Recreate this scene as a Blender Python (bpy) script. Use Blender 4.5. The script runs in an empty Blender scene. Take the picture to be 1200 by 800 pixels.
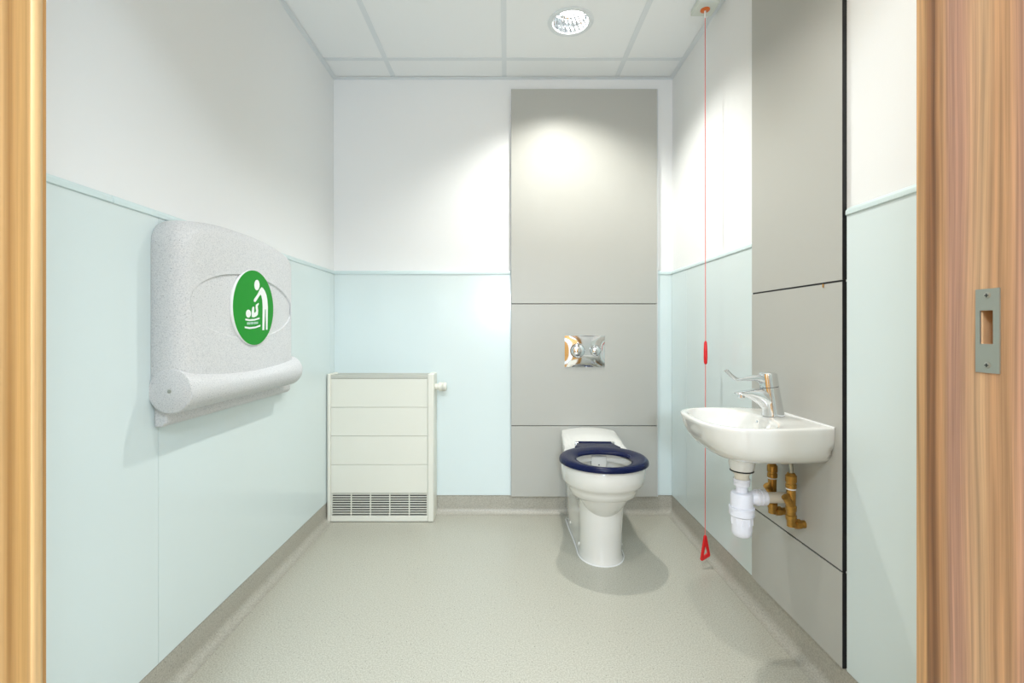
import bpy, bmesh, math, random
from mathutils import Vector, Matrix
random.seed(7)
C = bpy.context.scene.collection
PI = math.pi
V = Vector

# ------------------------------------------------------------------ room sizes (metres)
XL, XR, YB, ZC = -0.944, 0.902, 2.558, 2.367
YF = 0.651            # room side of the entrance wall
YO = 0.42             # corridor side of the entrance wall
Z_RAIL = 1.314
Z_SK = 0.097

# ------------------------------------------------------------------ materials
def new_mat(name):
    m = bpy.data.materials.new(name); m.use_nodes = True
    nt = m.node_tree; b = nt.nodes['Principled BSDF']
    return m, nt, b
def mat(name, col, rough=0.5, metal=0.0, spec=0.5, coat=0.0, bump=0.0, bscale=200, var=0.0, vscale=3):
    m, nt, b = new_mat(name)
    b.inputs['Base Color'].default_value = (*col, 1)
    b.inputs['Roughness'].default_value = rough
    b.inputs['Metallic'].default_value = metal
    b.inputs['Specular IOR Level'].default_value = spec
    b.inputs['Coat Weight'].default_value = coat
    b.inputs['Coat Roughness'].default_value = 0.05
    tc = nt.nodes.new('ShaderNodeTexCoord')
    if var > 0:
        n = nt.nodes.new('ShaderNodeTexNoise'); n.inputs['Scale'].default_value = vscale
        nt.links.new(tc.outputs['Object'], n.inputs['Vector'])
        mix = nt.nodes.new('ShaderNodeMix'); mix.data_type = 'RGBA'
        mix.inputs['A'].default_value = (*[c*(1-var) for c in col], 1)
        mix.inputs['B'].default_value = (*[min(1, c*(1+var)) for c in col], 1)
        nt.links.new(n.outputs['Fac'], mix.inputs['Factor'])
        nt.links.new(mix.outputs['Result'], b.inputs['Base Color'])
    if bump > 0:
        n = nt.nodes.new('ShaderNodeTexNoise'); n.inputs['Scale'].default_value = bscale
        n.inputs['Detail'].default_value = 4
        nt.links.new(tc.outputs['Object'], n.inputs['Vector'])
        bp = nt.nodes.new('ShaderNodeBump'); bp.inputs['Strength'].default_value = bump
        bp.inputs['Distance'].default_value = 0.001
        nt.links.new(n.outputs['Fac'], bp.inputs['Height'])
        nt.links.new(bp.outputs['Normal'], b.inputs['Normal'])
    return m

def speckle_mat(name, base, dark, light, scale, rough, amount=0.5, bump=0.0):
    """fine two-tone speckle, like safety vinyl or granite-look plastic"""
    m, nt, b = new_mat(name)
    tc = nt.nodes.new('ShaderNodeTexCoord')
    v1 = nt.nodes.new('ShaderNodeTexNoise'); v1.inputs['Scale'].default_value = scale
    v1.inputs['Detail'].default_value = 3; v1.inputs['Roughness'].default_value = 0.6
    nt.links.new(tc.outputs['Object'], v1.inputs['Vector'])
    r = nt.nodes.new('ShaderNodeValToRGB'); cr = r.color_ramp
    cr.elements[0].position = 0.5-0.22/amount*0.5; cr.elements[0].color = (*dark, 1)
    cr.elements[1].position = 0.5; cr.elements[1].color = (*base, 1)
    e = cr.elements.new(0.5+0.22/amount*0.5); e.color = (*light, 1)
    nt.links.new(v1.outputs['Fac'], r.inputs['Fac'])
    vo = nt.nodes.new('ShaderNodeTexVoronoi'); vo.inputs['Scale'].default_value = scale*0.33
    nt.links.new(tc.outputs['Object'], vo.inputs['Vector'])
    lt = nt.nodes.new('ShaderNodeMath'); lt.operation = 'LESS_THAN'; lt.inputs[1].default_value = 0.14
    nt.links.new(vo.outputs['Distance'], lt.inputs[0])
    sep = nt.nodes.new('ShaderNodeSeparateColor'); nt.links.new(vo.outputs['Color'], sep.inputs['Color'])
    gt = nt.nodes.new('ShaderNodeMath'); gt.operation = 'GREATER_THAN'; gt.inputs[1].default_value = 0.60
    nt.links.new(sep.outputs['Red'], gt.inputs[0])
    mu = nt.nodes.new('ShaderNodeMath'); mu.operation = 'MULTIPLY'
    nt.links.new(lt.outputs[0], mu.inputs[0]); nt.links.new(gt.outputs[0], mu.inputs[1])
    mx = nt.nodes.new('ShaderNodeMix'); mx.data_type = 'RGBA'
    nt.links.new(mu.outputs[0], mx.inputs['Factor']); nt.links.new(r.outputs['Color'], mx.inputs['A'])
    mx.inputs['B'].default_value = (*[c*0.7 for c in dark], 1)
    nt.links.new(mx.outputs['Result'], b.inputs['Base Color'])
    b.inputs['Roughness'].default_value = rough
    if bump:
        bp = nt.nodes.new('ShaderNodeBump'); bp.inputs['Strength'].default_value = bump; bp.inputs['Distance'].default_value = 0.0006
        nt.links.new(v1.outputs['Fac'], bp.inputs['Height']); nt.links.new(bp.outputs['Normal'], b.inputs['Normal'])
    return m

def wood_mat(name, stops, xs, ys, rough=0.4, rot=0.0, seed=0.0, broad=3.0):
    """long vertical grain; stops = [(pos, colour)...]"""
    m, nt, b = new_mat(name)
    tc = nt.nodes.new('ShaderNodeTexCoord')
    mp = nt.nodes.new('ShaderNodeMapping')
    mp.inputs['Scale'].default_value = (xs, ys, 0.55); mp.inputs['Location'].default_value = (seed, seed*1.7, seed*0.3)
    nt.links.new(tc.outputs['Object'], mp.inputs['Vector'])
    n1 = nt.nodes.new('ShaderNodeTexNoise'); n1.inputs['Scale'].default_value = broad; n1.inputs['Detail'].default_value = 3
    n1.inputs['Distortion'].default_value = 0.6
    nt.links.new(mp.outputs['Vector'], n1.inputs['Vector'])
    mp2 = nt.nodes.new('ShaderNodeMapping'); mp2.inputs['Scale'].default_value = (xs*5, ys*5, 1.0)
    nt.links.new(tc.outputs['Object'], mp2.inputs['Vector'])
    n2 = nt.nodes.new('ShaderNodeTexNoise'); n2.inputs['Scale'].default_value = 7; n2.inputs['Detail'].default_value = 4
    nt.links.new(mp2.outputs['Vector'], n2.inputs['Vector'])
    mx = nt.nodes.new('ShaderNodeMix'); mx.inputs['Factor'].default_value = 0.32
    nt.links.new(n1.outputs['Fac'], mx.inputs['A']); nt.links.new(n2.outputs['Fac'], mx.inputs['B'])
    r = nt.nodes.new('ShaderNodeValToRGB'); cr = r.color_ramp
    while len(cr.elements) < len(stops): cr.elements.new(0.5)
    for e, (p, c) in zip(cr.elements, stops): e.position = p; e.color = (*c, 1)
    nt.links.new(mx.outputs['Result'], r.inputs['Fac'])
    nt.links.new(r.outputs['Color'], b.inputs['Base Color'])
    b.inputs['Roughness'].default_value = rough
    bp = nt.nodes.new('ShaderNodeBump'); bp.inputs['Strength'].default_value = 0.15; bp.inputs['Distance'].default_value = 0.0005
    nt.links.new(n2.outputs['Fac'], bp.inputs['Height']); nt.links.new(bp.outputs['Normal'], b.inputs['Normal'])
    return m

M = {}
M['wall']    = mat('painted_wall', (0.85, 0.86, 0.855), 0.75, bump=0.10, bscale=220)
M['aqua']    = mat('aqua_cladding', (0.68, 0.775, 0.775), 0.20, spec=0.45, coat=0.25, var=0.012, vscale=1.5)
M['rail']    = mat('aqua_rail', (0.64, 0.76, 0.76), 0.30)
M['grey']    = mat('grey_laminate', (0.465, 0.465, 0.430), 0.40, spec=0.4, bump=0.05, bscale=600)
M['core']    = mat('black_core', (0.008, 0.008, 0.01), 0.5)
M['gap']     = mat('dark_gap', (0.02, 0.02, 0.02), 0.8)
M['alu']     = mat('pale_edge_trim', (0.62, 0.64, 0.64), 0.35, metal=0.3)
M['tile']    = mat('ceiling_tile', (0.89, 0.91, 0.915), 0.85, bump=0.25, bscale=500)
M['grid']    = mat('ceiling_grid', (0.76, 0.80, 0.82), 0.5)
M['floor']   = speckle_mat('safety_vinyl', (0.455, 0.442, 0.372), (0.385, 0.372, 0.305), (0.53, 0.52, 0.45), 230, 0.36, amount=1.0, bump=0.02)
M['cove']    = speckle_mat('shaded_skirting_vinyl', (0.405, 0.388, 0.33), (0.345, 0.33, 0.28), (0.46, 0.445, 0.385), 230, 0.38, amount=1.0, bump=0.02)  # floor vinyl darkened in its colour for the shade on the upright skirting
M['granite'] = speckle_mat('speckled_plastic', (0.66, 0.67, 0.68), (0.53, 0.545, 0.56), (0.71, 0.715, 0.715), 330, 0.5, amount=0.8, bump=0.05)
M['ceramic'] = mat('white_ceramic', (0.76, 0.755, 0.715), 0.10, spec=0.6, coat=0.4)
M['navy']    = mat('navy_plastic', (0.005, 0.009, 0.045), 0.24, spec=0.16)
M['chrome']  = mat('chrome', (0.78, 0.80, 0.82), 0.06, metal=1.0)
M['brushed'] = mat('soft_chrome', (0.66, 0.69, 0.71), 0.22, metal=1.0)
M['satin']   = mat('satin_steel', (0.42, 0.43, 0.38), 0.38, metal=0.9)
M['brass']   = mat('aged_brass', (0.44, 0.24, 0.055), 0.30, metal=0.85, var=0.5, vscale=70)
M['pvc']     = mat('white_pvc', (0.80, 0.81, 0.88), 0.35)
M['cream']   = mat('cream_pipe', (0.74, 0.70, 0.60), 0.4)
M['rubber']  = mat('black_rubber', (0.01, 0.01, 0.01), 0.5)
M['enamel']  = mat('cream_enamel', (0.745, 0.74, 0.655), 0.38)
M['enamel2'] = mat('grey_top_grille', (0.52, 0.52, 0.46), 0.45)
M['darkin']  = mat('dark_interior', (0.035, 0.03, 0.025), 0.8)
M['green']   = mat('sign_green', (0.0, 0.27, 0.008), 0.4, spec=0.25)
M['white']   = mat('sign_white', (0.85, 0.86, 0.85), 0.4)
M['red']     = mat('red_plastic', (0.70, 0.008, 0.012), 0.3)
M['redcord'] = mat('red_cord', (0.78, 0.16, 0.13), 0.6)
M['orange']  = mat('orange_boss', (0.72, 0.16, 0.02), 0.35)
M['switch']  = mat('pale_switch_plate', (0.68, 0.72, 0.66), 0.4)
M['reflector'] = mat('downlight_reflector', (0.80, 0.83, 0.86), 0.12, metal=1.0)
M['water']   = mat('water', (0.50, 0.52, 0.47), 0.03, spec=0.6)
def jamb_wood(name, y0, y1, stops, seed, wob=0.08, fine=0.5, rough=0.42):
    """timber whose long grain bands run up the jamb: bands across its depth (Y), wandering with height"""
    m, nt, b = new_mat(name); N = nt.nodes.new; L = nt.links.new
    tc = N('ShaderNodeTexCoord'); sp = N('ShaderNodeSeparateXYZ'); L(tc.outputs['Object'], sp.inputs[0])
    mr = N('ShaderNodeMapRange'); mr.inputs['From Min'].default_value = y0; mr.inputs['From Max'].default_value = y1; L(sp.outputs['Y'], mr.inputs['Value'])
    mp = N('ShaderNodeMapping'); mp.inputs['Scale'].default_value = (3, 9, 0.75); mp.inputs['Location'].default_value = (seed, seed, seed); L(tc.outputs['Object'], mp.inputs['Vector'])
    nz = N('ShaderNodeTexNoise'); nz.inputs['Scale'].default_value = 1.6; nz.inputs['Detail'].default_value = 2; L(mp.outputs['Vector'], nz.inputs['Vector'])
    ms = N('ShaderNodeMath'); ms.operation = 'MULTIPLY_ADD'; ms.inputs[1].default_value = wob*2; L(nz.outputs['Fac'], ms.inputs[0])
    sb = N('ShaderNodeMath'); sb.operation = 'SUBTRACT'; sb.inputs[1].default_value = wob; L(mr.outputs['Result'], sb.inputs[0]); L(sb.outputs[0], ms.inputs[2])
    r = N('ShaderNodeValToRGB'); cr = r.color_ramp
    while len(cr.elements) < len(stops): cr.elements.new(0.5)
    for e, (p, c) in zip(cr.elements, stops): e.position = p; e.color = (*c, 1)
    L(ms.outputs[0], r.inputs['Fac'])
    cb = N('ShaderNodeCombineXYZ'); L(ms.outputs[0], cb.inputs['Y'])
    m3 = N('ShaderNodeMath'); m3.operation = 'MULTIPLY'; m3.inputs[1].default_value = 0.07; L(sp.outputs['Z'], m3.inputs[0]); L(m3.outputs[0], cb.inputs['Z'])
    fn = N('ShaderNodeTexNoise'); fn.inputs['Scale'].default_value = 26; fn.inputs['Detail'].default_value = 5; fn.inputs['Roughness'].default_value = 0.6; L(cb.outputs[0], fn.inputs['Vector'])
    fr2 = N('ShaderNodeMapRange'); fr2.inputs['From Min'].default_value = 0.3; fr2.inputs['From Max'].default_value = 0.7
    fr2.inputs['To Min'].default_value = 1-fine*0.5; fr2.inputs['To Max'].default_value = 1+fine*0.35; L(fn.outputs['Fac'], fr2.inputs['Value'])
    vm = N('ShaderNodeVectorMath'); vm.operation = 'SCALE'; L(r.outputs['Color'], vm.inputs[0]); L(fr2.outputs['Result'], vm.inputs['Scale'])
    L(vm.outputs['Vector'], b.inputs['Base Color']); b.inputs['Roughness'].default_value = rough
    bp = N('ShaderNodeBump'); bp.inputs['Strength'].default_value = 0.1; bp.inputs['Distance'].default_value = 0.0005
    L(fn.outputs['Fac'], bp.inputs['Height']); L(bp.outputs['Normal'], b.inputs['Normal'])
    return m
tan, brn, pnk, lt_, dk = (0.47, 0.265, 0.13), (0.18, 0.078, 0.030), (0.43, 0.24, 0.16), (0.52, 0.33, 0.18), (0.27, 0.13, 0.085)
M['woodR'] = jamb_wood('ash_with_streaks', 0.50, 0.652, [(0.0, dk), (0.10, pnk), (0.20, tan), (0.30, (0.46, 0.26, 0.13)), (0.38, lt_), (0.48, (0.50, 0.30, 0.17)), (0.56, pnk), (0.66, pnk), (0.71, tan), (0.765, (0.36, 0.185, 0.08)), (0.80, brn), (0.86, (0.25, 0.12, 0.05)), (0.90, (0.46, 0.26, 0.11)), (1.0, (0.55, 0.33, 0.155))], 1.35, 0.07, 0.95)
pn, pl, pd = (0.51, 0.29, 0.10), (0.54, 0.345, 0.155), (0.38, 0.19, 0.055)
M['woodL'] = jamb_wood('honey_pine', 0.50, 0.652, [(0.0, pn), (0.52, pn), (0.60, (0.60, 0.36, 0.15)), (0.66, pd), (0.72, (0.55, 0.31, 0.11)), (0.80, pn), (0.845, (0.62, 0.38, 0.17)), (0.862, pl), (0.93, pl), (0.945, pd), (1.0, (0.50, 0.27, 0.09))], 4.2, 0.006, 0.42)
M['woodD']   = wood_mat('door_veneer', [(0.3, (0.42, 0.19, 0.045)), (0.5, (0.56, 0.28, 0.075)), (0.7, (0.62, 0.33, 0.10))], 10, 10, 0.4, seed=5.0)
m, nt, b = new_mat('lamp_glow'); b.inputs['Emission Color'].default_value = (1.0, 0.98, 0.94, 1); b.inputs['Emission Strength'].default_value = 14
M['glow'] = m
m, nt, b = new_mat('corridor_fill_glow'); b.inputs['Emission Color'].default_value = (0.80, 0.90, 1.0, 1); b.inputs['Emission Strength'].default_value = 6  # glow of the added corridor fill lamps
M['glowc'] = m

M['woodA'] = wood_mat('architrave_timber', [(0.3, (0.42, 0.19, 0.045)), (0.5, (0.56, 0.28, 0.075)), (0.7, (0.62, 0.33, 0.10))], 14, 14, 0.4, seed=2.2)
# ------------------------------------------------------------------ mesh helpers (world coordinates)
def box(bm, x0, x1, y0, y1, z0, z1):
    v = [bm.verts.new((x, y, z)) for x in (x0, x1) for y in (y0, y1) for z in (z0, z1)]
    for f in ((0, 1, 3, 2), (4, 6, 7, 5), (0, 4, 5, 1), (2, 3, 7, 6), (0, 2, 6, 4), (1, 5, 7, 3)):
        bm.faces.new([v[i] for i in f])
def loft(bm, rings, cap0=True, cap1=True, closed=True):
    R = [[bm.verts.new(p) for p in r] for r in rings]
    n = len(R[0])
    for a, b2 in zip(R[:-1], R[1:]):
        for i in range(n if closed else n-1):
            j = (i+1) % n
            bm.faces.new((a[i], a[j], b2[j], b2[i]))
    if cap0: bm.faces.new(list(reversed(R[0])))
    if cap1: bm.faces.new(R[-1])
    return R
def lathe(bm, prof, origin, axis=(0, 0, 1), n=32, cap0=True, cap1=True):
    """prof = [(radius, distance along axis)...]"""
    q = V((0, 0, 1)).rotation_difference(V(axis).normalized()); o = V(origin)
    rings = [[o + q @ V((r*math.cos(2*PI*i/n), r*math.sin(2*PI*i/n), h)) for i in range(n)] for r, h in prof]
    loft(bm, rings, cap0, cap1)
def tube(bm, pts, r, n=12):
    pts = [V(p) for p in pts]; rs = r if isinstance(r, (list, tuple)) else [r]*len(pts)
    t0 = (pts[1]-pts[0]).normalized()
    u = t0.orthogonal().normalized(); rings = []
    for k, p in enumerate(pts):
        if k == 0: t = t0
        elif k == len(pts)-1: t = (pts[k]-pts[k-1]).normalized()
        else: t = ((pts[k]-pts[k-1]).normalized()+(pts[k+1]-pts[k]).normalized()).normalized()
        u = (u - t*u.dot(t)).normalized(); w = t.cross(u)
        rings.append([p + (u*math.cos(2*PI*i/n)+w*math.sin(2*PI*i/n))*rs[k] for i in range(n)])
    loft(bm, rings)
def prism(bm, pts, vec):
    a = [V(p) for p in pts]; v = V(vec)
    loft(bm, [a, [p+v for p in a]])
def smoothpath(pts, k=6):
    """Catmull-Rom through 3D points"""
    P = [V(p) for p in pts]; P = [P[0]*2-P[1]]+P+[P[-1]*2-P[-2]]; out = []
    for i in range(1, len(P)-2):
        for j in range(k):
            t = j/k
            out.append(0.5*((2*P[i])+(-P[i-1]+P[i+1])*t+(2*P[i-1]-5*P[i]+4*P[i+1]-P[i+2])*t*t+(-P[i-1]+3*P[i]-3*P[i+1]+P[i+2])*t**3))
    out.append(P[-2]); return out
def BM(): return bmesh.new()
BASE = {}
def obj(name, bm, material, parent=None, base=(0, 0, 0), smooth=False, bevel=0, seg=2, local=False, angle=35):
    bmesh.ops.recalc_face_normals(bm, faces=bm.faces)
    off = V((0, 0, 0)) if local else (BASE[parent.name] if parent else V(base))
    for v in bm.verts: v.co -= off
    me = bpy.data.meshes.new(name); bm.to_mesh(me); bm.free()
    for mm in (material if isinstance(material, (list, tuple)) else [material]): me.materials.append(mm)
    o = bpy.data.objects.new(name, me); C.objects.link(o)
    if parent: o.parent = parent; BASE[o.name] = BASE[parent.name]
    else: o.location = base; BASE[o.name] = V(base)
    if smooth:
        for p in me.polygons: p.use_smooth = True
        me.set_sharp_from_angle(angle=math.radians(angle))
    if bevel:
        md = o.modifiers.new('Bevel', 'BEVEL'); md.width = bevel; md.segments = seg; md.limit_method = 'ANGLE'
        md.harden_normals = False
        for p in me.polygons: p.use_smooth = True
        me.set_sharp_from_angle(angle=math.radians(50))
    return o
def tag(o, label, cat, group=None):
    o['label'] = label; o['category'] = cat
    if group: o['group'] = group
    return o
def thing(name, label, cat, loc, group=None):
    o = bpy.data.objects.new(name, None); C.objects.link(o); o.location = loc; o.empty_display_size = 0.05
    BASE[o.name] = V(loc); return tag(o, label, cat, group)
def struct(name, bm, material, parent=None, **k):
    o = obj(name, bm, material, parent, **k)
    if not parent: o['kind'] = 'structure'
    return o
def at_mats(o, fn):
    for p in o.data.polygons: p.material_index = fn(p)

# ================================================================== SETTING
T = 0.12
bm = BM(); box(bm, XL-T, XR+T, YF-0.001, YB+T, -0.1, 0); box(bm, -1.9, 1.9, -1.9, YF-0.001, -0.1, 0)
struct('floor', bm, M['floor'])
bm = BM(); box(bm, XL-T, XL, YF, YB+T, 0, ZC+0.25); struct('wall_left', bm, M['wall'])
bm = BM(); box(bm, XR, XR+T, YF, YB+T, 0, ZC+0.25); struct('wall_right', bm, M['wall'])
bm = BM(); box(bm, XL, XR, YB, YB+T, 0, ZC+0.25); struct('wall_back', bm, M['wall'])
bm = BM()                                    # entrance wall round the doorway
JL, JR, ZH = -0.637, 0.566, 2.06
LT = 0.032
box(bm, -1.9, JL-LT, YO, YF-0.004, 0, ZC+0.25); box(bm, JR+LT, 1.9, YO, YF-0.004, 0, ZC+0.25)
box(bm, JL-LT, JR+LT, YO, YF-0.004, ZH+LT, ZC+0.25)
struct('wall_front', bm, M['wall'])
bm = BM()                                    # corridor behind the camera
box(bm, -1.9, 1.9, -1.9, -1.78, 0, 2.5); box(bm, -2.0, -1.9, -1.9, YO, 0, 2.5); box(bm, 1.9, 2.0, -1.9, YO, 0, 2.5)
struct('wall_corridor', bm, M['wall'])
bm = BM(); box(bm, -1.9, 1.9, -1.9, YO, 2.5, 2.6); struct('ceiling_corridor', bm, M['tile'])

# ceiling tiles with two round cut-outs for the downlights
gx = [XL, -0.614, -0.014, 0.595, XR]; gy = [YF-0.004, 1.172, 1.772, 2.372, YB]
LIGHTS = [(0.283, 2.088), (0.290, 0.93)]
RH = 0.088
bm = BM()
def quad(bm, pts): return bm.faces.new([bm.verts.new(p) for p in pts])
for i in range(4):
    for j in range(4):
        x0, x1, y0, y1 = gx[i], gx[i+1], gy[j], gy[j+1]
        lt = [l for l in LIGHTS if x0 < l[0] < x1 and y0 < l[1] < y1]
        if not lt: box(bm, x0, x1, y0, y1, ZC, ZC+0.015); continue
        cx, cy = lt[0]; n = 64; sq = []; ci = []
        for k in range(n):
            a = 2*PI*k/n + 1e-4; dx, dy = math.cos(a), math.sin(a)
            ts = [((x1-cx)/dx) if dx > 1e-9 else ((x0-cx)/dx if dx < -1e-9 else 9), ((y1-cy)/dy) if dy > 1e-9 else ((y0-cy)/dy if dy < -1e-9 else 9)]
            t = min(ts); sq.append((cx+dx*t, cy+dy*t)); ci.append((cx+dx*RH, cy+dy*RH))
        for k in range(n):
            l = (k+1) % n
            for z in (ZC, ZC+0.015): quad(bm, [(*sq[k], z), (*sq[l], z), (*ci[l], z), (*ci[k], z)])
            quad(bm, [(*ci[k], ZC), (*ci[l], ZC), (*ci[l], ZC+0.015), (*ci[k], ZC+0.015)])
        for (ax, ay) in ((x0, y0), (x1, y0), (x1, y1), (x0, y1)):   # the square's true corners
            best = sorted(range(n), key=lambda k: (sq[k][0]-ax)**2+(sq[k][1]-ay)**2)[:2]
            quad(bm, [(*sq[best[0]], ZC), (*sq[best[1]], ZC), (ax, ay, ZC)])
box(bm, XL-T, XR+T, YF, YB+T, ZC+0.25, ZC+0.30)
struct('ceiling', bm, M['tile'])
bm = BM()
for x in gx[1:4]: box(bm, x-0.012, x+0.012, gy[0], YB, ZC-0.0025, ZC)
for y in gy[1:4]:
    for i in range(4):
        box(bm, gx[i]+0.012 if i else XL, gx[i+1]-0.012 if i < 3 else XR, y-0.012, y+0.012, ZC-0.0022, ZC)
box(bm, XL, XL+0.022, gy[0], YB, ZC-0.004, ZC-0.0026); box(bm, XR-0.022, XR, gy[0], YB, ZC-0.004, ZC-0.0026)
box(bm, XL+0.022, XR-0.022, YB-0.022, YB, ZC-0.004, ZC-0.0026)
box(bm, XL, XL+0.002, gy[0], YB-0.002, ZC-0.007, ZC-0.004); box(bm, XR-0.002, XR, gy[0], YB-0.002, ZC-0.007, ZC-0.004)
box(bm, XL, XR, YB-0.002, YB, ZC-0.007, ZC-0.004)
struct('trim_1', bm, M['grid'])

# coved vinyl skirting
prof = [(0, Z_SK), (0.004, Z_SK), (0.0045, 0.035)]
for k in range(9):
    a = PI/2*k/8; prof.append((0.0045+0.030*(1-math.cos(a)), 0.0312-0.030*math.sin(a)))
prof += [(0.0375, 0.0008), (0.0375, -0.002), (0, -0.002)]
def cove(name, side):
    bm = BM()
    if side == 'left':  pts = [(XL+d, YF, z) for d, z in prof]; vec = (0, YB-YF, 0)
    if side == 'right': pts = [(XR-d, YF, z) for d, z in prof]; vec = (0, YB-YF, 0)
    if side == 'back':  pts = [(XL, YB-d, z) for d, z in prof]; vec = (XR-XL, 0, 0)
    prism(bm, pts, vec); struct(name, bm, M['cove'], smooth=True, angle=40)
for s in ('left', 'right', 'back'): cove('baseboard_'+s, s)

# aqua cladding sheets up to the rail
def sheet(name, x0, x1, y0, y1, z0=Z_SK+0.003, z1=Z_RAIL-0.01):
    bm = BM(); box(bm, x0, x1, y0, y1, z0, z1); struct(name, bm, M['aqua'], bevel=0.0005)
g = 0.0006; ct = 0.006
n = 2
for (a, b2) in ((YF, 1.264), (1.264, 2.485), (2.485, YB-ct)):
    sheet('trim_%d' % n, XL, XL+ct, a+g, b2-g); n += 1
PX0, PX1 = 0.023, 0.811
for (a, b2) in ((XL+ct, PX0-0.001), (PX1+0.001, XR-ct)):
    sheet('trim_%d' % n, a, b2, YB-ct, YB); n += 1
BY0, BY1 = 1.246, 1.705
for (a, b2) in ((YF, 1.238), (BY1+0.004, 2.34), (2.34, YB-ct)):
    sheet('trim_%d' % n, XR-ct, XR, a+g, b2-g); n += 1
# capping rail on top of the sheets
def rail(pts, vec):
    global n
    bm = BM(); prism(bm, pts, vec); struct('trim_%d' % n, bm, M['rail'], bevel=0.002); n += 1
rp = [(0, Z_RAIL-0.014), (0.010, Z_RAIL-0.014), (0.010, Z_RAIL-0.002), (0.004, Z_RAIL+0.006), (0, Z_RAIL+0.006)]
rail([(XL+d, YF, z) for d, z in rp], (0, 1.115-YF-0.0006, 0))
rail([(XL+d, 1.1156, z) for d, z in rp], (0, YB-1.1156, 0))
rail([(XL, YB-d, z) for d, z in rp], (PX0-XL-0.001, 0, 0))
rail([(PX1+0.001, YB-d, z) for d, z in rp], (XR-PX1-0.001, 0, 0))
rail([(XR-d, YF, z) for d, z in rp], (0, 1.238-YF, 0))
rail([(XR-d, BY1+0.004, z) for d, z in rp], (0, YB-BY1-0.004, 0))

# ---- door frame (lining) : left jamb, right jamb, head
bm = BM()
pr = [(JL-LT, YO-0.01), (JL, YO-0.01), (JL, 0.6275), (JL+0.0018, 0.6290), (JL+0.0034, 0.6325), (JL+0.0040, 0.6360), (JL+0.0034, 0.6395), (JL+0.0016, 0.6425),
      (JL-0.0010, 0.6435), (JL-0.0006, 0.6495), (JL-0.003, 0.6515), (JL-LT, 0.6515)]
prism(bm, [(x, y, 0) for x, y in pr], (0, 0, ZH)); fr = struct('door_1', bm, M['woodL'], smooth=True, angle=30)
bm = BM()
hy0, hy1, hz0, hz1 = 0.5450, 0.5600, 0.983, 1.0225      # mortise behind the keep
e = YF+0.0005
box(bm, JR, JR+LT, YO-0.01, hy0, 0, ZH); box(bm, JR, JR+LT, hy1, e-0.003, 0, ZH)
box(bm, JR, JR+LT, hy0, hy1, 0, hz0); box(bm, JR, JR+LT, hy0, hy1, hz1, ZH)
box(bm, JR+0.016, JR+LT, hy0, hy1, hz0, hz1)
prism(bm, [(JR, e-0.003, 0), (JR+0.003, e, 0), (JR+LT, e, 0), (JR+LT, e-0.003, 0)], (0, 0, ZH))
rj = struct('door_2', bm, M['woodR'])
bm = BM(); box(bm, JL-LT, JR+LT, YO-0.01, 0.6515, ZH, ZH+LT); struct('trim_20', bm, M['woodL'], bevel=0.002)
for k, (a, b2, mm) in enumerate(((JR+0.018, JR+0.098, 'woodA'), (JL-0.098, JL-0.018, 'woodA'))):
    bm = BM(); box(bm, a, b2, 0.6468, 0.665, 0.0, ZH+0.09); struct('trim_%d' % (21+k), bm, M[mm], bevel=0.004)
bm = BM(); box(bm, JL-0.018, JR+0.018, 0.6518, 0.665, ZH+0.018, ZH+0.09); struct('trim_23', bm, M['woodA'], bevel=0.004)
# open door leaf in the corridor, hinged on the left jamb
bm = BM(); box(bm, JL-LT-0.05, JL-LT-0.006, YO-0.95, YO-0.02, 0.008, ZH-0.01)
struct('door_3', bm, M['woodD'], bevel=0.002)
# unseen timber doors, added opposite to give the chrome amber reflections
for k, (a, b2) in enumerate(((0.20, 1.16), (-1.26, -0.30))):
    bm = BM(); box(bm, a, b2, -1.78, -1.74, 0.0, 2.06); struct('door_%d' % (4+k), bm, M['woodD'], bevel=0.003)

# steel keep on the right jamb
kt = thing('strike_plate', 'small satin steel lock keep with a square hole, screwed to right timber door jamb', 'strike plate', (JR, 0.5515, 0.9985))
ky0, ky1, kz0, kz1 = 0.5378, 0.5654, 0.949, 1.048
x0 = JR-0.0016
bm = BM()
for a in ((ky0, ky1, kz0, hz0), (ky0, ky1, hz1, kz1), (ky0, hy0, hz0, hz1), (hy1, ky1, hz0, hz1)): box(bm, x0, JR-0.0001, *a)
obj('plate', bm, M['satin'], kt)
for z in (0.958, 1.040):
    bm = BM(); lathe(bm, [(0.0001, 0.0008), (0.0030, 0.0008), (0.0040, 0.0002)], (x0, 0.5516, z), (-1, 0, 0), 20, cap0=False, cap1=False)
    s = obj('screw', bm, M['satin'], kt, smooth=True)
    bm = BM(); box(bm, x0-0.0011, x0-0.00075, 0.5516-0.0023, 0.5516+0.0023, z-0.0005, z+0.0005)
    box(bm, x0-0.0011, x0-0.00075, 0.5516-0.0005, 0.5516+0.0005, z-0.0023, z+0.0023)
    obj('screw_slot', bm, M['core'], s)

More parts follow.
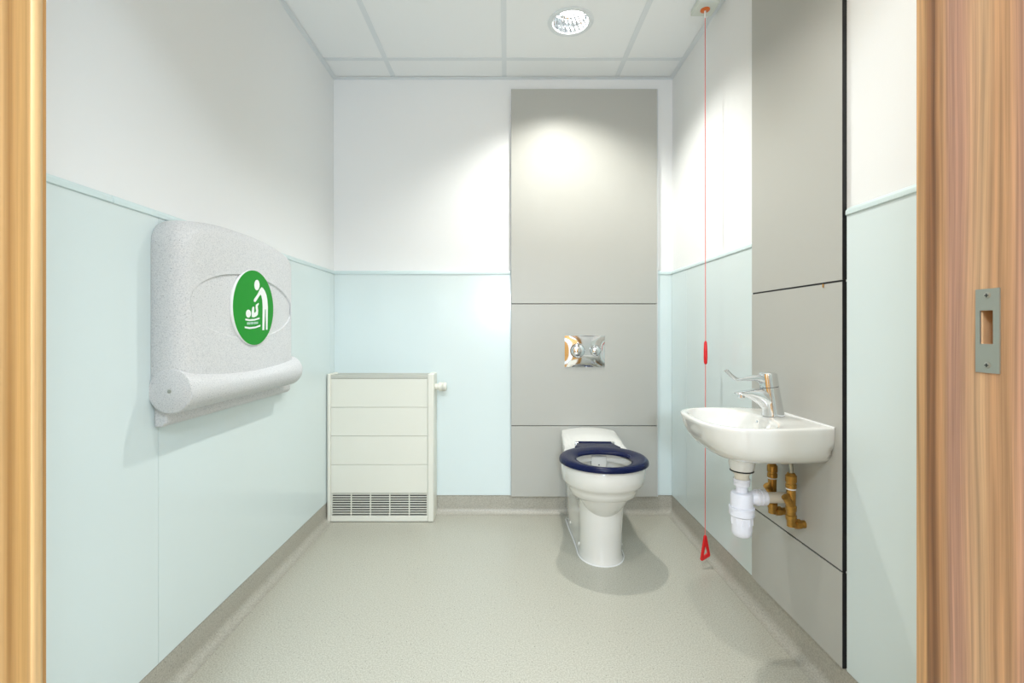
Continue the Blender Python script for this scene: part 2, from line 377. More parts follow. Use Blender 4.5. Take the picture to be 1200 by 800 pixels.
# ================================================================== GREY DUCT PANELS
def duct(name, label, horizontal, base, boards, mats, th, gapm):
    t = thing(name, label, 'wall panel', base)
    return t
t = thing('duct_panel', 'tall grey laminate duct panelling behind the toilet on the back wall', 'wall panel', ((PX0+PX1)/2, YB-0.001, Z_SK))
bm = BM(); box(bm, PX0+0.002, PX1-0.002, YB-0.009, YB-0.0005, Z_SK+0.002, 2.298); obj('backing_frame', bm, M['gap'], t)
for (a, b2) in ((Z_SK, 0.4775), (0.4815, 1.1365), (1.1405, 2.300)):
    bm = BM(); box(bm, PX0, PX1, YB-0.022, YB-0.009, a, b2); obj('access_panel', bm, M['grey'], t, bevel=0.0015)
bm = BM(); box(bm, PX1, PX1+0.006, YB-0.020, YB-0.0005, Z_SK, 2.300); obj('edge_strip', bm, M['alu'], t)
BX = 0.890
t = thing('duct_panel', 'tall grey laminate duct panelling with black edge behind the hand basin', 'wall panel', (XR, (BY0+BY1)/2, Z_SK))
bm = BM(); box(bm, BX+0.003, XR-0.0005, BY0+0.0015, BY1-0.001, Z_SK+0.002, 2.298); obj('black_core', bm, M['core'], t)
for (a, b2) in ((Z_SK+0.004, 0.3535), (0.3590, 1.1270), (1.1325, 2.300)):
    bm = BM(); box(bm, BX, BX+0.0034, BY0, BY1, a, b2); obj('access_panel', bm, M['grey'], t)
    bm = BM(); box(bm, BX+0.0005, XR-0.0005, BY0-0.0012, BY0, a, b2); obj('panel_edge', bm, M['core'], t)

bm = BM(); lathe(bm, [(0.002, 0), (0.002, 0.010)], (BX-0.0015, 1.319, 1.118), (0, 0, 1), 10); obj('brass_clip', bm, M['brass'], t, smooth=True)
# ================================================================== RADIATOR (low surface temperature casing)
rx0, rx1, ry0, ry1, rz1 = -0.934, -0.380, 2.434, YB-ct-0.001, 0.770
t = thing('radiator', 'white boxy guarded radiator with bottom grille standing in the left back corner', 'radiator', ((rx0+rx1)/2, (ry0+ry1)/2, 0))
for (a, b2, lz) in ((rx0, rx0+0.019, 0), (rx1-0.032, rx1, 0)):
    bm = BM(); box(bm, a, b2, ry0, ry1, 0.002, rz1); obj('side_cheek', bm, M['enamel'], t, bevel=0.006, seg=3)
ix0, ix1 = rx0+0.019, rx1-0.032
for (a, b2) in ((0.5968, 0.745), (0.4478, 0.5952), (0.2988, 0.4462), (0.1500, 0.2972)):
    bm = BM(); box(bm, ix0+0.0008, ix1-0.0008, ry0+0.006, ry0+0.018, a, b2); obj('front_panel', bm, M['enamel'], t, bevel=0.0008)
bm = BM(); box(bm, ix0, ix1, ry0+0.019, ry0+0.024, 0.14, 0.745); obj('inner_plate', bm, M['enamel2'], t)
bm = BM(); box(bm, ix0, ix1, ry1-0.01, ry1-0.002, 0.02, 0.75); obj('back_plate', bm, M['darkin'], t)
bm = BM(); box(bm, ix0, ix1, ry0+0.004, ry0+0.030, 0.0035, 0.0315); obj('plinth', bm, M['enamel'], t, bevel=0.0015)
# slatted top
bm = BM(); box(bm, ix0, ix1, ry0+0.005, ry0+0.022, 0.7475, 0.764)
for k in range(6): box(bm, ix0, ix1, ry0+0.030+k*0.014, ry0+0.038+k*0.014, 0.755, 0.762)
for x in [ix0+(ix1-ix0)*f for f in (0.17, 0.33, 0.5, 0.67, 0.83)]: box(bm, x-0.003, x+0.003, ry0+0.02, ry1-0.004, 0.748, 0.756)
box(bm, ix0, ix1, ry1-0.010, ry1, 0.748, 0.764)
obj('top_grille', bm, M['enamel2'], t)
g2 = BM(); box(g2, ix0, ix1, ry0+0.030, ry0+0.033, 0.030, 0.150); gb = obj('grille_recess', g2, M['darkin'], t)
bm = BM()
for k in range(9):
    z = 0.0415+k*0.0124
    prism(bm, [(ix0+0.002, ry0+0.008, z), (ix0+0.002, ry0+0.008, z+0.0036), (ix0+0.002, ry0+0.012, z+0.0046), (ix0+0.002, ry0+0.012, z+0.0010)], (ix1-ix0-0.004, 0, 0))
obj('louvre_grille', bm, M['enamel'], t)
for f in (0.0, 0.203, 0.405, 0.607, 0.811, 1.0):
    bm = BM(); x = ix0+0.003+(ix1-ix0-0.006)*f; box(bm, x-0.0026, x+0.0026, ry0+0.010, ry0+0.018, 0.032, 0.1495); obj('grille_bar', bm, M['enamel'], t)
# thermostatic valve poking out of the right cheek
bm = BM(); lathe(bm, [(0.016, -0.004), (0.016, 0.018), (0.0235, 0.020), (0.0235, 0.034), (0.021, 0.0355), (0.021, 0.037), (0.0235, 0.0385), (0.0235, 0.052), (0.020, 0.0585)], (rx1, 2.492, 0.697), (1, 0, 0), 28)
vv = obj('valve_head', bm, M['enamel'], t, smooth=True)
bm = BM()
for k in range(3): lathe(bm, [(0.0238, 0), (0.0238, 0.0022)], (rx1+0.040+k*0.004, 2.492, 0.697), (1, 0, 0), 28)
obj('grip_ring', bm, M['enamel2'], vv)

# ================================================================== BABY CHANGING STATION
sy0, sy1, sxf = 1.232, 1.888, -0.852
def arch(y):   # top edge height
    u = (y-(sy0+sy1)/2)/((sy1-sy0)/2); return 1.322-0.036*abs(u)**2.4
cy0, cz0 = (sy0+sy1)/2, 1.075
def outline(inset, n=128):
    """rounded, arch-topped outline of the shell (Y, Z) seen from the room, star-shaped round its centre"""
    raw = []
    y0, y1, zb = sy0+inset, sy1-inset, 0.840+inset*0.2
    rc = max(0.050-inset*0.5, 0.015)
    K = 10
    for k in range(K+1): # bottom
        raw.append((y0+(y1-y0)*k/K, zb))
    top1 = arch(y1)-inset
    for k in range(1, 8): raw.append((y1, zb+(top1-rc-zb)*k/8))
    for k in range(K+1):
        a = PI/2*k/K; raw.append((y1-rc+rc*math.cos(a), top1-rc+rc*math.sin(a)+ (arch(y1-rc+rc*math.cos(a))-arch(y1))*math.sin(a)))
    for k in range(1, 16):
        y = y1-rc-(y1-y0-2*rc)*k/16; raw.append((y, arch(y)-inset))
    for k in range(K+1):
        a = PI/2+PI/2*k/K; raw.append((y0+rc+rc*math.cos(a), top1-rc+rc*math.sin(a)+(arch(y0+rc+rc*math.cos(a))-arch(y0))*math.sin(a)))
    for k in range(1, 8): raw.append((y0, top1-rc-(top1-rc-zb)*k/8))
    out = []   # resample by angle
    m2 = len(raw)
    for i in range(n):
        a = 2*PI*i/n; d = V((math.cos(a), math.sin(a))); best = None
        for k in range(m2):
            p = V(raw[k])-V((cy0, cz0)); q = V(raw[(k+1) % m2])-V((cy0, cz0)); e2 = q-p
            den = d.x*e2.y-d.y*e2.x
            if abs(den) < 1e-12: continue
            tt = (p.x*e2.y-p.y*e2.x)/den; ss = (p.x*d.y-p.y*d.x)/den
            if tt > 0 and -1e-6 <= ss <= 1+1e-6 and (best is None or tt > best): best = tt
        out.append((cy0+d.x*best, cz0+d.y*best))
    return out
t = thing('baby_changing_station', 'large speckled grey folded baby changing table with green sign on left wall', 'baby changing station', (XL+ct, cy0, 0.745))
bm = BM(); xb = XL+ct+0.0005
rings = [[(xb, y, z) for y, z in outline(0.004)], [(xb+0.012, y, z) for y, z in outline(0.0)], [(sxf-0.045, y, z) for y, z in outline(0.0)]]
for k in range(1, 7):
    a = PI/2*k/6; rings.append([(sxf-0.045+0.045*math.sin(a), y, z) for y, z in outline(0.040*(1-math.cos(a)))])
n = 128
O = outline(0.040)
ell = lambda ry, rz: [(cy0+ry*math.cos(2*PI*i/n)/1, 1.077+rz*math.sin(2*PI*i/n)) for i in range(n)]
def ell_ang(ry, rz):
    out = []
    for i in range(n):
        a = 2*PI*i/n; r = 1/math.sqrt((math.cos(a)/ry)**2+(math.sin(a)/rz)**2); out.append((cy0+r*math.cos(a), cz0+r*math.sin(a)))
    return out
E = ell_ang(0.297, 0.104)
for f in (0.5, 0.9):
    rings.append([(sxf, o[0]*(1-f)+e3[0]*f, o[1]*(1-f)+e3[1]*f) for o, e3 in zip(O, E)])
rings.append([(sxf, *p) for p in E])
rings.append([(sxf-0.0045-0.002*(p[1]-cz0)/0.1, *p) for p in ell_ang(0.294, 0.1015)])
rings.append([(sxf-0.004, *p) for p in ell_ang(0.20, 0.07)])
rings.append([(sxf-0.003, *p) for p in ell_ang(0.05, 0.02)])
loft(bm, rings)
obj('folding_table', bm, M['granite'], t, smooth=True, angle=28)
# rolled lower bumper with a shallow scoop along its top
bm = BM(); rr = []; N = 40; cxr, czr = -0.8845, 0.8375
def scoop(y): u = (y-sy0)/(sy1+0.012-sy0); return 0.030*math.sin(PI*min(max(u, 0), 1))**0.8
ys = [sy0-0.002, sy0, sy0+0.008]+[sy0+0.008+(sy1+0.004-sy0-0.008)*k/24 for k in range(1, 24)]+[sy1+0.004, sy1+0.010, sy1+0.012]
for y in ys:
    sh = 0.004 if y in (ys[0], ys[-1]) else 0.0012 if y in (ys[1], ys[-2]) else 0
    r = 0.0595-sh; ring = []
    for i in range(N):
        a = 2*PI*i/N; z = r*math.sin(a)
        if z > 0: z *= 1-scoop(y)/0.0595
        x = max(cxr+r*math.cos(a), xb); ring.append((x, y, czr+z))
    rr.append(ring)
loft(bm, rr); ro = obj('bumper_roll', bm, M['granite'], t, smooth=True, angle=50)
bm = BM(); lathe(bm, [(0.0052, 0), (0.0052, 0.0012), (0.003, 0.002)], (cxr, sy0-0.0017, czr), (0, -1, 0), 16); obj('hinge_pin', bm, M['satin'], ro, smooth=True)
bm = BM()   # wall bracket below
prism(bm, [(xb, 1.246, 0.740), (xb+0.022, 1.246, 0.740), (xb+0.034, 1.246, 0.752), (xb+0.034, 1.246, 0.80), (xb, 1.246, 0.80)], (0, 0.715, 0))
obj('wall_bracket', bm, M['granite'], t, bevel=0.004)
# round sign
SX = sxf+0.0005; sc = (1.575, 1.073); R = 0.1255
bm = BM(); lathe(bm, [(R, -0.004), (R, 0.004), (R-0.001, 0.005)], (SX, *sc), (1, 0, 0), 96); sign = obj('sign_disc', bm, M['white'], t, smooth=True, angle=50)
bm = BM(); lathe(bm, [(R-0.0008, 0.0048), (R-0.0008, 0.0056)], (SX, *sc), (1, 0, 0), 96); obj('green_face', bm, M['green'], sign)
XP = SX+0.0054
def pic(px, py):   # enlarged photograph crop -> sign plane in metres
    X = -0.8465; x = 260+px/6.667; y = 300+py/6.667; s = (594-x)/(-X)
    return (XP, 550/s, 1+(386-y)/s)
def blob(bm, pts): prism(bm, [pic(*p) for p in pts], (0.0009, 0, 0))
def pell(bm, cx, cy, rx, ry): blob(bm, [(cx+rx*math.cos(2*PI*i/28), cy+ry*math.sin(2*PI*i/28)) for i in range(28)])
bm = BM(); pell(bm, 272, 226, 20, 41)
blob(bm, [(309, 242), (322, 254), (335, 275), (346, 305), (353, 345), (357, 400), (354, 575), (343, 575), (341, 418), (335, 412), (329, 578), (315, 578), (317, 390), (314, 345), (307, 312), (299, 298), (262, 356), (252, 358), (247, 348), (252, 334), (275, 300), (296, 258)])
obj('adult_symbol', bm, M['white'], sign)
bm = BM(); pell(bm, 205, 449, 19, 31)
blob(bm, [(236, 402), (244, 393), (250, 400), (249, 438), (258, 444), (266, 428), (262, 398), (264, 380), (284, 365), (286, 374), (277, 392), (281, 425), (278, 458), (266, 470), (248, 478), (232, 475), (231, 440)])
obj('baby_symbol', bm, M['white'], sign)
bm = BM()
blob(bm, [(182, 488), (215, 493), (255, 490), (292, 479), (292, 491), (255, 503), (215, 507), (182, 502)])
blob(bm, [(177, 549), (215, 555), (260, 550), (298, 536), (298, 549), (260, 563), (215, 569), (177, 562)])
obj('table_symbol', bm, M['white'], sign)
bm = BM()
xx = 196
for w in (9, 6, 8, 5, 8, 7, 4, 8, 6, 7):
    blob(bm, [(xx, 518-(xx-196)*0.06), (xx+w*0.55, 516-(xx-196)*0.06), (xx+w*0.55, 534-(xx-196)*0.08), (xx, 536-(xx-196)*0.08)]); xx += w+2.0
obj('small_print', bm, M['rail'], sign)

# ================================================================== TOILET (local coordinates: origin at wall/floor, nose towards -Y)
tx, ty, trot = 0.436, YB-0.0300, math.radians(-2.5)
t = thing('toilet', 'white back-to-wall toilet with open navy blue seat ring', 'toilet', (tx, ty, 0)); t.rotation_euler.z = trot
NA = 96; CYb = -0.520     # bowl centre
def body_outline(nose, wf, yc, wr, yr, cr=0.012):
    """star-shaped plan outline: half-ellipse nose, sides blending to the wall"""
    L = yc-nose; raw = []
    for k in range(0, 25):
        a = PI/2*k/24; raw.append((wf*math.sin(a)**0.9 if a > 0 else 0, yc-L*math.cos(a)))
    for k in range(1, 17):
        u = k/16; s2 = u*u*(3-2*u); y = yc+(yr-yc)*u; raw.append((wf+(wr-wf)*s2, y))
    raw += [(wr, -0.006), (wr-0.006, -0.0), (0, 0)]
    full = raw+[(-x, y) for x, y in reversed(raw[1:-1])]
    out = []; m2 = len(full)
    for i in range(NA):
        a = 2*PI*i/NA; d = V((math.cos(a), math.sin(a))); best = 0
        for k in range(m2):
            p = V(full[k])-V((0, CYb)); q = V(full[(k+1) % m2])-V((0, CYb)); e2 = q-p
            den = d.x*e2.y-d.y*e2.x
            if abs(den) < 1e-12: continue
            tt = (p.x*e2.y-p.y*e2.x)/den; ss = (p.x*d.y-p.y*d.x)/den
            if tt > 0 and -1e-6 <= ss <= 1+1e-6: best = max(best, tt)
        out.append((d.x*best, CYb+d.y*best))
    return out
bm = BM()
secs = [  # z, nose, wf, yc, wr, yr
 (0.000, -0.556, 0.100, -0.43, 0.122, -0.05), (0.006, -0.552, 0.096, -0.43, 0.120, -0.05), (0.030, -0.549, 0.093, -0.43, 0.120, -0.05), (0.120, -0.552, 0.092, -0.44, 0.122, -0.06), (0.200, -0.560, 0.095, -0.45, 0.125, -0.08),
 (0.255, -0.566, 0.100, -0.46, 0.128, -0.10), (0.275, -0.582, 0.112, -0.47, 0.130, -0.12), (0.288, -0.608, 0.130, -0.475, 0.132, -0.14),
 (0.305, -0.640, 0.143, -0.480, 0.134, -0.16), (0.325, -0.650, 0.148, -0.485, 0.136, -0.18), (0.338, -0.655, 0.153, -0.487, 0.138, -0.20),
 (0.348, -0.668, 0.166, -0.490, 0.140, -0.22), (0.362, -0.680, 0.174, -0.492, 0.142, -0.24), (0.395, -0.688, 0.178, -0.495, 0.145, -0.25), (0.422, -0.690, 0.179, -0.495, 0.148, -0.25), (0.430, -0.688, 0.177, -0.495, 0.147, -0.25)]
def topz(x, y):
    u = min(max((y+0.245)/0.05, 0), 1); s2 = u*u*(3-2*u); v2 = min(max((y+0.17)/0.15, 0), 1)
    return 0.434+s2*(0.014+0.012*v2-0.020*(x/0.15)**2+0.014)
rings = []
for z, *a in secs:
    o = body_outline(*a)
    f = max(0, (z-0.36)/0.07)
    rings.append([(x, y, z+(topz(x, y)-0.434)*f) for x, y in o])
outer = body_outline(-0.686, 0.174, -0.495, 0.144, -0.25)
def oval(w, l0, l1, cy=-0.530):
    out = []
    for i in range(NA):
        a = 2*PI*i/NA; l = l1 if math.sin(a) > 0 else l0
        r = 1/math.sqrt((math.cos(a)/w)**2+(math.sin(a)/l)**2); out.append((r*math.cos(a), cy+r*math.sin(a)))
    return out
# inner bowl opening centred on the same centre
inner = oval(0.122, 0.128, 0.135, CYb)
for f in (0, 0.15, 0.3, 0.45, 0.6, 0.75, 0.88, 1.0):
    rr = []
    for (x, y), (u, v2) in zip(outer, inner):
        X, Y = x*(1-f)+u*f, y*(1-f)+v2*f; rr.append((X, Y, topz(X, Y) if f < 0.9 else topz(X, Y)-(0.003 if f == 1 else 0)))
    rings.append(rr)
for w, l0, l1, cy, z in ((0.122, 0.128, 0.135, CYb, 0.405), (0.124, 0.130, 0.137, CYb, 0.400), (0.148, 0.150, 0.160, CYb, 0.397), (0.148, 0.150, 0.160, CYb, 0.375), (0.134, 0.138, 0.150, CYb, 0.345), (0.112, 0.118, 0.130, CYb+0.006, 0.30), (0.085, 0.09, 0.10, CYb+0.012, 0.25), (0.06, 0.062, 0.075, CYb+0.02, 0.215), (0.04, 0.04, 0.05, CYb+0.025, 0.19)):
    o = oval(w, l0, l1, cy); rings.append([(x, y, z) for x, y in o])
loft(bm, rings); pan = obj('pan', bm, M['ceramic'], t, smooth=True, angle=50, local=True)
bm = BM(); o = oval(0.0815, 0.086, 0.096, CYb+0.0125); loft(bm, [[(x, y, 0.245) for x, y in o]], cap0=True, cap1=False); obj('water', bm, M['water'], t, local=True)
bm = BM(); box(bm, -0.034, 0.034, -0.395, -0.358, 0.350, 0.4255); sprd = obj('flush_spreader', bm, M['ceramic'], t, bevel=0.004, local=True)
bm = BM(); lathe(bm, [(0.0032, 0), (0.0032, 0.0012)], (0, -0.3945, 0.385), (0, -1, 0), 14); obj('drain_hole', bm, M['gap'], sprd, local=True)
# seat ring
bm = BM(); rings = []
for fr_, z in ((0.0, 0.4375), (0.0, 0.4440), (0.035, 0.4505), (0.12, 0.4560), (0.28, 0.4592), (0.50, 0.4590), (0.75, 0.4560), (0.92, 0.4520), (1.0, 0.4465), (1.0, 0.4400), (0.9, 0.4365), (0.08, 0.4365)):
    a = oval(0.188, 0.187, 0.192, -0.516); b3 = oval(0.116, 0.150, 0.092, -0.516)
    rings.append([(x*(1-fr_)+u*fr_, y*(1-fr_)+v2*fr_, z) for (x, y), (u, v2) in zip(a, b3)])
rings.append(rings[0]); R_ = loft(bm, rings, False, False); bmesh.ops.remove_doubles(bm, verts=bm.verts, dist=1e-5)
# rear tab that joins the ring to its hinge
tab = [(-0.105, -0.352), (0.105, -0.352), (0.088, -0.300), (0.078, -0.256), (-0.078, -0.256), (-0.088, -0.300)]
loft(bm, [[(x, y, 0.438) for x, y in tab], [(x, y, 0.456) for x, y in tab]])
seat = obj('seat', bm, M['navy'], t, smooth=True, angle=45, local=True, bevel=0)
bm = BM(); tube(bm, [(-0.078, -0.262, 0.452), (0.078, -0.262, 0.452)], 0.0085, 16); obj('hinge_barrel', bm, M['navy'], seat, smooth=True, local=True)
for sx in (-1, 1):
    bm = BM(); lathe(bm, [(0.0075, 0), (0.0075, 0.012), (0.006, 0.014)], (sx*0.080, -0.262, 0.452), (sx, 0, 0), 18); lathe(bm, [(0.011, 0), (0.011, 0.012), (0.008, 0.014)], (sx*0.087, -0.262, 0.4335), (0, 0, 1), 18)
    obj('hinge', bm, M['chrome'], t, smooth=True, local=True)
for sx, y in ((-1, -0.43), (-1, -0.20), (1, -0.43)):
    bm = BM(); lathe(bm, [(0.0075, -0.002), (0.0075, 0.0015), (0.005, 0.004)], (sx*(0.0945 if y < -0.3 else 0.112), y, 0.042), (sx, 0, 0), 18); obj('fixing_cap', bm, M['ceramic'], t, smooth=True, local=True)
# white sealant line round the foot
bm = BM(); o0 = body_outline(-0.556, 0.100, -0.43, 0.122, -0.05)
sc2 = lambda k, z: [(x*(1+k/abs(0.11)), CYb+(y-CYb)*(1+k*2) if y < CYb+0.1 else y, z) for x, y in o0]
loft(bm, [sc2(0.004, 0.0003), sc2(0.0035, 0.004), sc2(0.0, 0.006)], False, False); obj('sealant_bead', bm, M['white'], t, smooth=True, local=True)

# flush plate
t = thing('flush_plate', 'chrome dual flush plate with two round buttons on grey panel above toilet', 'flush plate', (0.4195, YB-0.022, 0.8825))
fx0, fx1, fz0, fz1, fy = 0.310, 0.529, 0.797, 0.968, YB-0.022
bm = BM()
def rect(i, y): return [(fx0+i, y, fz0+i), (fx1-i, y, fz0+i), (fx1-i, y, fz1-i), (fx0+i, y, fz1-i)]
loft(bm, [rect(0, fy), rect(0, fy-0.003), rect(0.0015, fy-0.0045)], True, False)
G = 24; gv = []
for a in range(G+1):
    row = []
    for b4 in range(G+1):
        u, v2 = 2*a/G-1, 2*b4/G-1
        h = 0.0045+0.0085*(1-abs(u)**2.6)*(1-abs(v2)**2.6)**0.9
        row.append(bm.verts.new(((fx0+fx1)/2+u*((fx1-fx0)/2-0.0015), fy-h, (fz0+fz1)/2+v2*((fz1-fz0)/2-0.0015))))
    gv.append(row)
for a in range(G):
    for b4 in range(G): bm.faces.new((gv[a][b4], gv[a+1][b4], gv[a+1][b4+1], gv[a][b4+1]))
bmesh.ops.remove_doubles(bm, verts=bm.verts, dist=1e-5)
obj('plate', bm, M['chrome'], t, smooth=True, angle=40)
for (x, r) in ((0.381, 0.038), (0.4755, 0.0285)):
    bm = BM(); pr2 = [(r*math.cos(a), 0.016*math.sin(a)) for a in [PI/2*k/10 for k in range(10)]]
    lathe(bm, [(r, -0.006)]+pr2+[(0.0005, 0.016)], (x, fy-0.011, 0.886), (0, -1, 0), 40)
    bb = obj('flush_button', bm, M['chrome'], t, smooth=True)
    bm = BM(); lathe(bm, [(r+0.0005, -0.003), (r+0.003, -0.003), (r+0.003, 0.0025), (r+0.0005, 0.0025)], (x, fy-0.0115, 0.886), (0, -1, 0), 40, False, False); obj('button_collar', bm, M['chrome'], bb, smooth=True)

# ================================================================== BASIN
bcx, bcy, bz = BX-0.0006, 1.437, 0.732
t = thing('hand_basin', 'small white ceramic wall-hung hand basin on the grey right panel', 'basin', (bcx, bcy, bz-0.11))
NB = 96; BC = (0.715, bcy)
def bas_outline(k=1.0, kx=1.0, p=3.1):
    raw = []; hw, xf = 0.183*k, bcx-0.330*kx
    # right half in y>0 as function of angle; superellipse front, slightly narrower at wall
    xc = bcx-0.16*kx
    for j in range(0, 33):
        a = PI/2*j/32
        raw.append((xc-(xc-xf)*abs(math.cos(a))**(2/p), hw*abs(math.sin(a))**(2/p)))
    for j in range(1, 9):
        u = j/8; raw.append((xc+(bcx-xc)*u, hw*(1-0.10*u**2)))
    full = [(x, y) for x, y in raw]+[(x, -y) for x, y in reversed(raw)]
    out = []; m2 = len(full)
    for i in range(NB):
        a = 2*PI*i/NB+0.01; d = V((math.cos(a), math.sin(a))); best = 0; c0 = V((BC[0]+(bcx-BC[0])*(1-k)*0.6, 0))
        for q0 in range(m2):
            P = V(full[q0])-c0; Q = V(full[(q0+1) % m2])-c0; e2 = Q-P; den = d.x*e2.y-d.y*e2.x
            if abs(den) < 1e-12: continue
            tt = (P.x*e2.y-P.y*e2.x)/den; ss = (P.x*d.y-P.y*d.x)/den
            if tt > 0 and -1e-6 <= ss <= 1+1e-6: best = max(best, tt)
        out.append((c0.x+d.x*best, bcy+d.y*best))
    for sg in (-1, 1):       # keep the true back corners against the wall
        cn = (bcx, bcy+sg*hw*0.90); i = min(range(NB), key=lambda q: (out[q][0]-cn[0])**2+(out[q][1]-cn[1])**2); out[i] = cn
    return out
bm = BM(); rings = []
for k, kx, z in ((0.42, 0.70, 0.618), (0.62, 0.76, 0.6215), (0.76, 0.81, 0.629), (0.86, 0.86, 0.641), (0.925, 0.905, 0.657), (0.965, 0.945, 0.677), (0.985, 0.972, 0.698), (0.998, 0.992, 0.718), (1.0, 1.0, 0.7265), (0.995, 0.995, 0.7305)):
    rings.append([(x, y, z) for x, y in bas_outline(k, kx)])
o = bas_outline(0.98, 0.98)
def bowl(w, x0, x1, p=2.5):
    out = []; cx = (x0+x1)/2; l = (x1-x0)/2
    for i in range(NB):
        a = 2*PI*i/NB+0.01; ca, sa = math.cos(a), math.sin(a)
        r = (abs(ca/l)**p+abs(sa/w)**p)**(-1/p); out.append((cx+r*ca, bcy+r*sa))
    return out
inn = bowl(0.163, bcx-0.311, bcx-0.105)
for f in (0.0, 0.3, 0.6, 0.85, 1.0):
    rings.append([(a[0]*(1-f)+b3[0]*f, a[1]*(1-f)+b3[1]*f, 0.7325-(0.0035 if f == 1 else 0.0012 if f > 0.8 else 0)) for a, b3 in zip(o, inn)])
for w, x0_, x1_, z in ((0.158, 0.306, 0.110, 0.722), (0.150, 0.298, 0.118, 0.70), (0.132, 0.282, 0.130, 0.675), (0.10, 0.26, 0.145, 0.655), (0.05, 0.225, 0.165, 0.647), (0.02, 0.21, 0.175, 0.645)):
    rings.append([(x, y, z) for x, y in bowl(w, bcx-x0_, bcx-x1_)])
loft(bm, rings); basin = obj('bowl', bm, M['ceramic'], t, smooth=True, angle=50)
bm = BM(); lathe(bm, [(0.021, 0), (0.021, 0.002), (0.017, 0.003), (0.015, 0.001)], (bcx-0.192, bcy, 0.6452), (0, 0, 1), 28); obj('waste_ring', bm, M['chrome'], t, smooth=True)
bm = BM(); lathe(bm, [(0.006, 0), (0.006, 0.004), (0.003, 0.006)], (bcx-0.105-0.004, bcy+0.02, 0.712), (-1, 0, 0.3), 18); obj('chain_stay', bm, M['chrome'], t, smooth=True)
bm = BM(); box(bm, bcx-0.003, bcx, bcy-0.166, bcy+0.166, 0.7315, 0.7355); obj('sealant_bead', bm, M['white'], t, bevel=0.001)

# ---- mixer tap
fx, fyy, fz = 0.828, 1.459, 0.7328
t = thing('mixer_tap', 'chrome lever mixer tap with long spout standing on the hand basin', 'tap', (fx, fyy, fz))
def ring_at(cx, cz, rx, ry, tilt=0.0, n=28):
    """ellipse in the plane tilted about Y, centre (cx, fyy, cz)"""
    ct2, st2 = math.cos(tilt), math.sin(tilt)
    return [(cx+rx*math.cos(2*PI*i/n)*ct2, fyy+ry*math.sin(2*PI*i/n), cz+rx*math.cos(2*PI*i/n)*st2) for i in range(n)]
bm = BM(); loft(bm, [ring_at(fx, fz, 0.033, 0.028), ring_at(fx, fz+0.004, 0.033, 0.028), ring_at(fx-0.001, fz+0.012, 0.031, 0.027, 0.03), ring_at(fx-0.007, fz+0.055, 0.0285, 0.026, 0.08), ring_at(fx-0.012, fz+0.089, 0.0272, 0.0255, 0.12)])
body = obj('tap_body', bm, M['chrome'], t, smooth=True, angle=40)
bm = BM(); loft(bm, [ring_at(fx-0.012, fz+0.0885, 0.026, 0.0243, 0.12), ring_at(fx-0.0122, fz+0.0910, 0.026, 0.0243, 0.12)]); obj('shadow_groove', bm, M['core'], body)
bm = BM(); loft(bm, [ring_at(fx-0.0122, fz+0.0905, 0.0275, 0.0257, 0.12), ring_at(fx-0.017, fz+0.125, 0.0270, 0.0253, 0.06), ring_at(fx-0.0175, fz+0.131, 0.0255, 0.024, 0.03), ring_at(fx-0.018, fz+0.134, 0.020, 0.019, 0.0)])
lev = obj('lever_head', bm, M['chrome'], t, smooth=True, angle=40)
# spout: sections from the body out over the bowl, its underside sweeping down to the foot
bm = BM()
def sect(x, top, bot, hw, n=28, p=2.8):
    out = []; zc = fz+(top+bot)/2; hh = (top-bot)/2
    for i in range(n):
        a = 2*PI*i/n; ca, sa = math.cos(a), math.sin(a); r = (abs(ca)**p+abs(sa)**p)**(-1/p)
        w2 = hw*(1 if sa > 0 else 1-0.35*abs(sa))
        out.append((x, fyy+w2*r*ca, zc+hh*r*sa))
    return out
loft(bm, [sect(fx-0.004, 0.080, 0.004, 0.0235), sect(fx-0.024, 0.083, 0.010, 0.0235), sect(fx-0.032, 0.085, 0.020, 0.0232), sect(fx-0.045, 0.085, 0.034, 0.0225), sect(fx-0.062, 0.083, 0.046, 0.021), sect(fx-0.080, 0.080, 0.0555, 0.0195), sect(fx-0.098, 0.077, 0.062, 0.0175), sect(fx-0.112, 0.073, 0.0655, 0.0145), sect(fx-0.117, 0.071, 0.067, 0.010)])
sp = obj('spout', bm, M['chrome'], t, smooth=True, angle=60)
bm = BM(); lathe(bm, [(0.0105, 0), (0.0105, 0.010), (0.009, 0.012), (0.008, 0.010)], (fx-0.098, fyy, fz+0.066), (-0.12, 0, -1), 24); obj('aerator', bm, M['chrome'], sp, smooth=True)
# long thin lever with an upturned tip
bm = BM()
path = smoothpath([(fx-0.034, fyy, fz+0.112), (fx-0.055, fyy, fz+0.117), (fx-0.095, fyy, fz+0.113), (fx-0.114, fyy, fz+0.113), (fx-0.126, fyy, fz+0.121), (fx-0.140, fyy, fz+0.134), (fx-0.147, fyy, fz+0.141)], 5)
rings = []
for k, p in enumerate(path):
    q2 = path[min(k+1, len(path)-1)]-path[max(k-1, 0)]; tn = q2.normalized(); nn = V((-tn.z, 0, tn.x))
    u = k/(len(path)-1); hw = 0.018*(1-2*u)+0.0095*2*u if u < 0.5 else 0.0095; hh = (0.015*(1-u*3)+0.0052*u*3) if u < 0.33 else 0.0052
    rings.append([p+V((0, hw*math.cos(2*PI*i/16), 0))+nn*hh*math.sin(2*PI*i/16) for i in range(16)])
loft(bm, rings); obj('lever', bm, M['brushed'], lev, smooth=True, angle=60)
bm = BM(); lathe(bm, [(0.010, 0), (0.009, 0.010), (0.006, 0.014)], (fx-0.030, fyy, fz+0.104), (-0.5, 0, -1), 18); obj('lever_boss', bm, M['chrome'], lev, smooth=True)

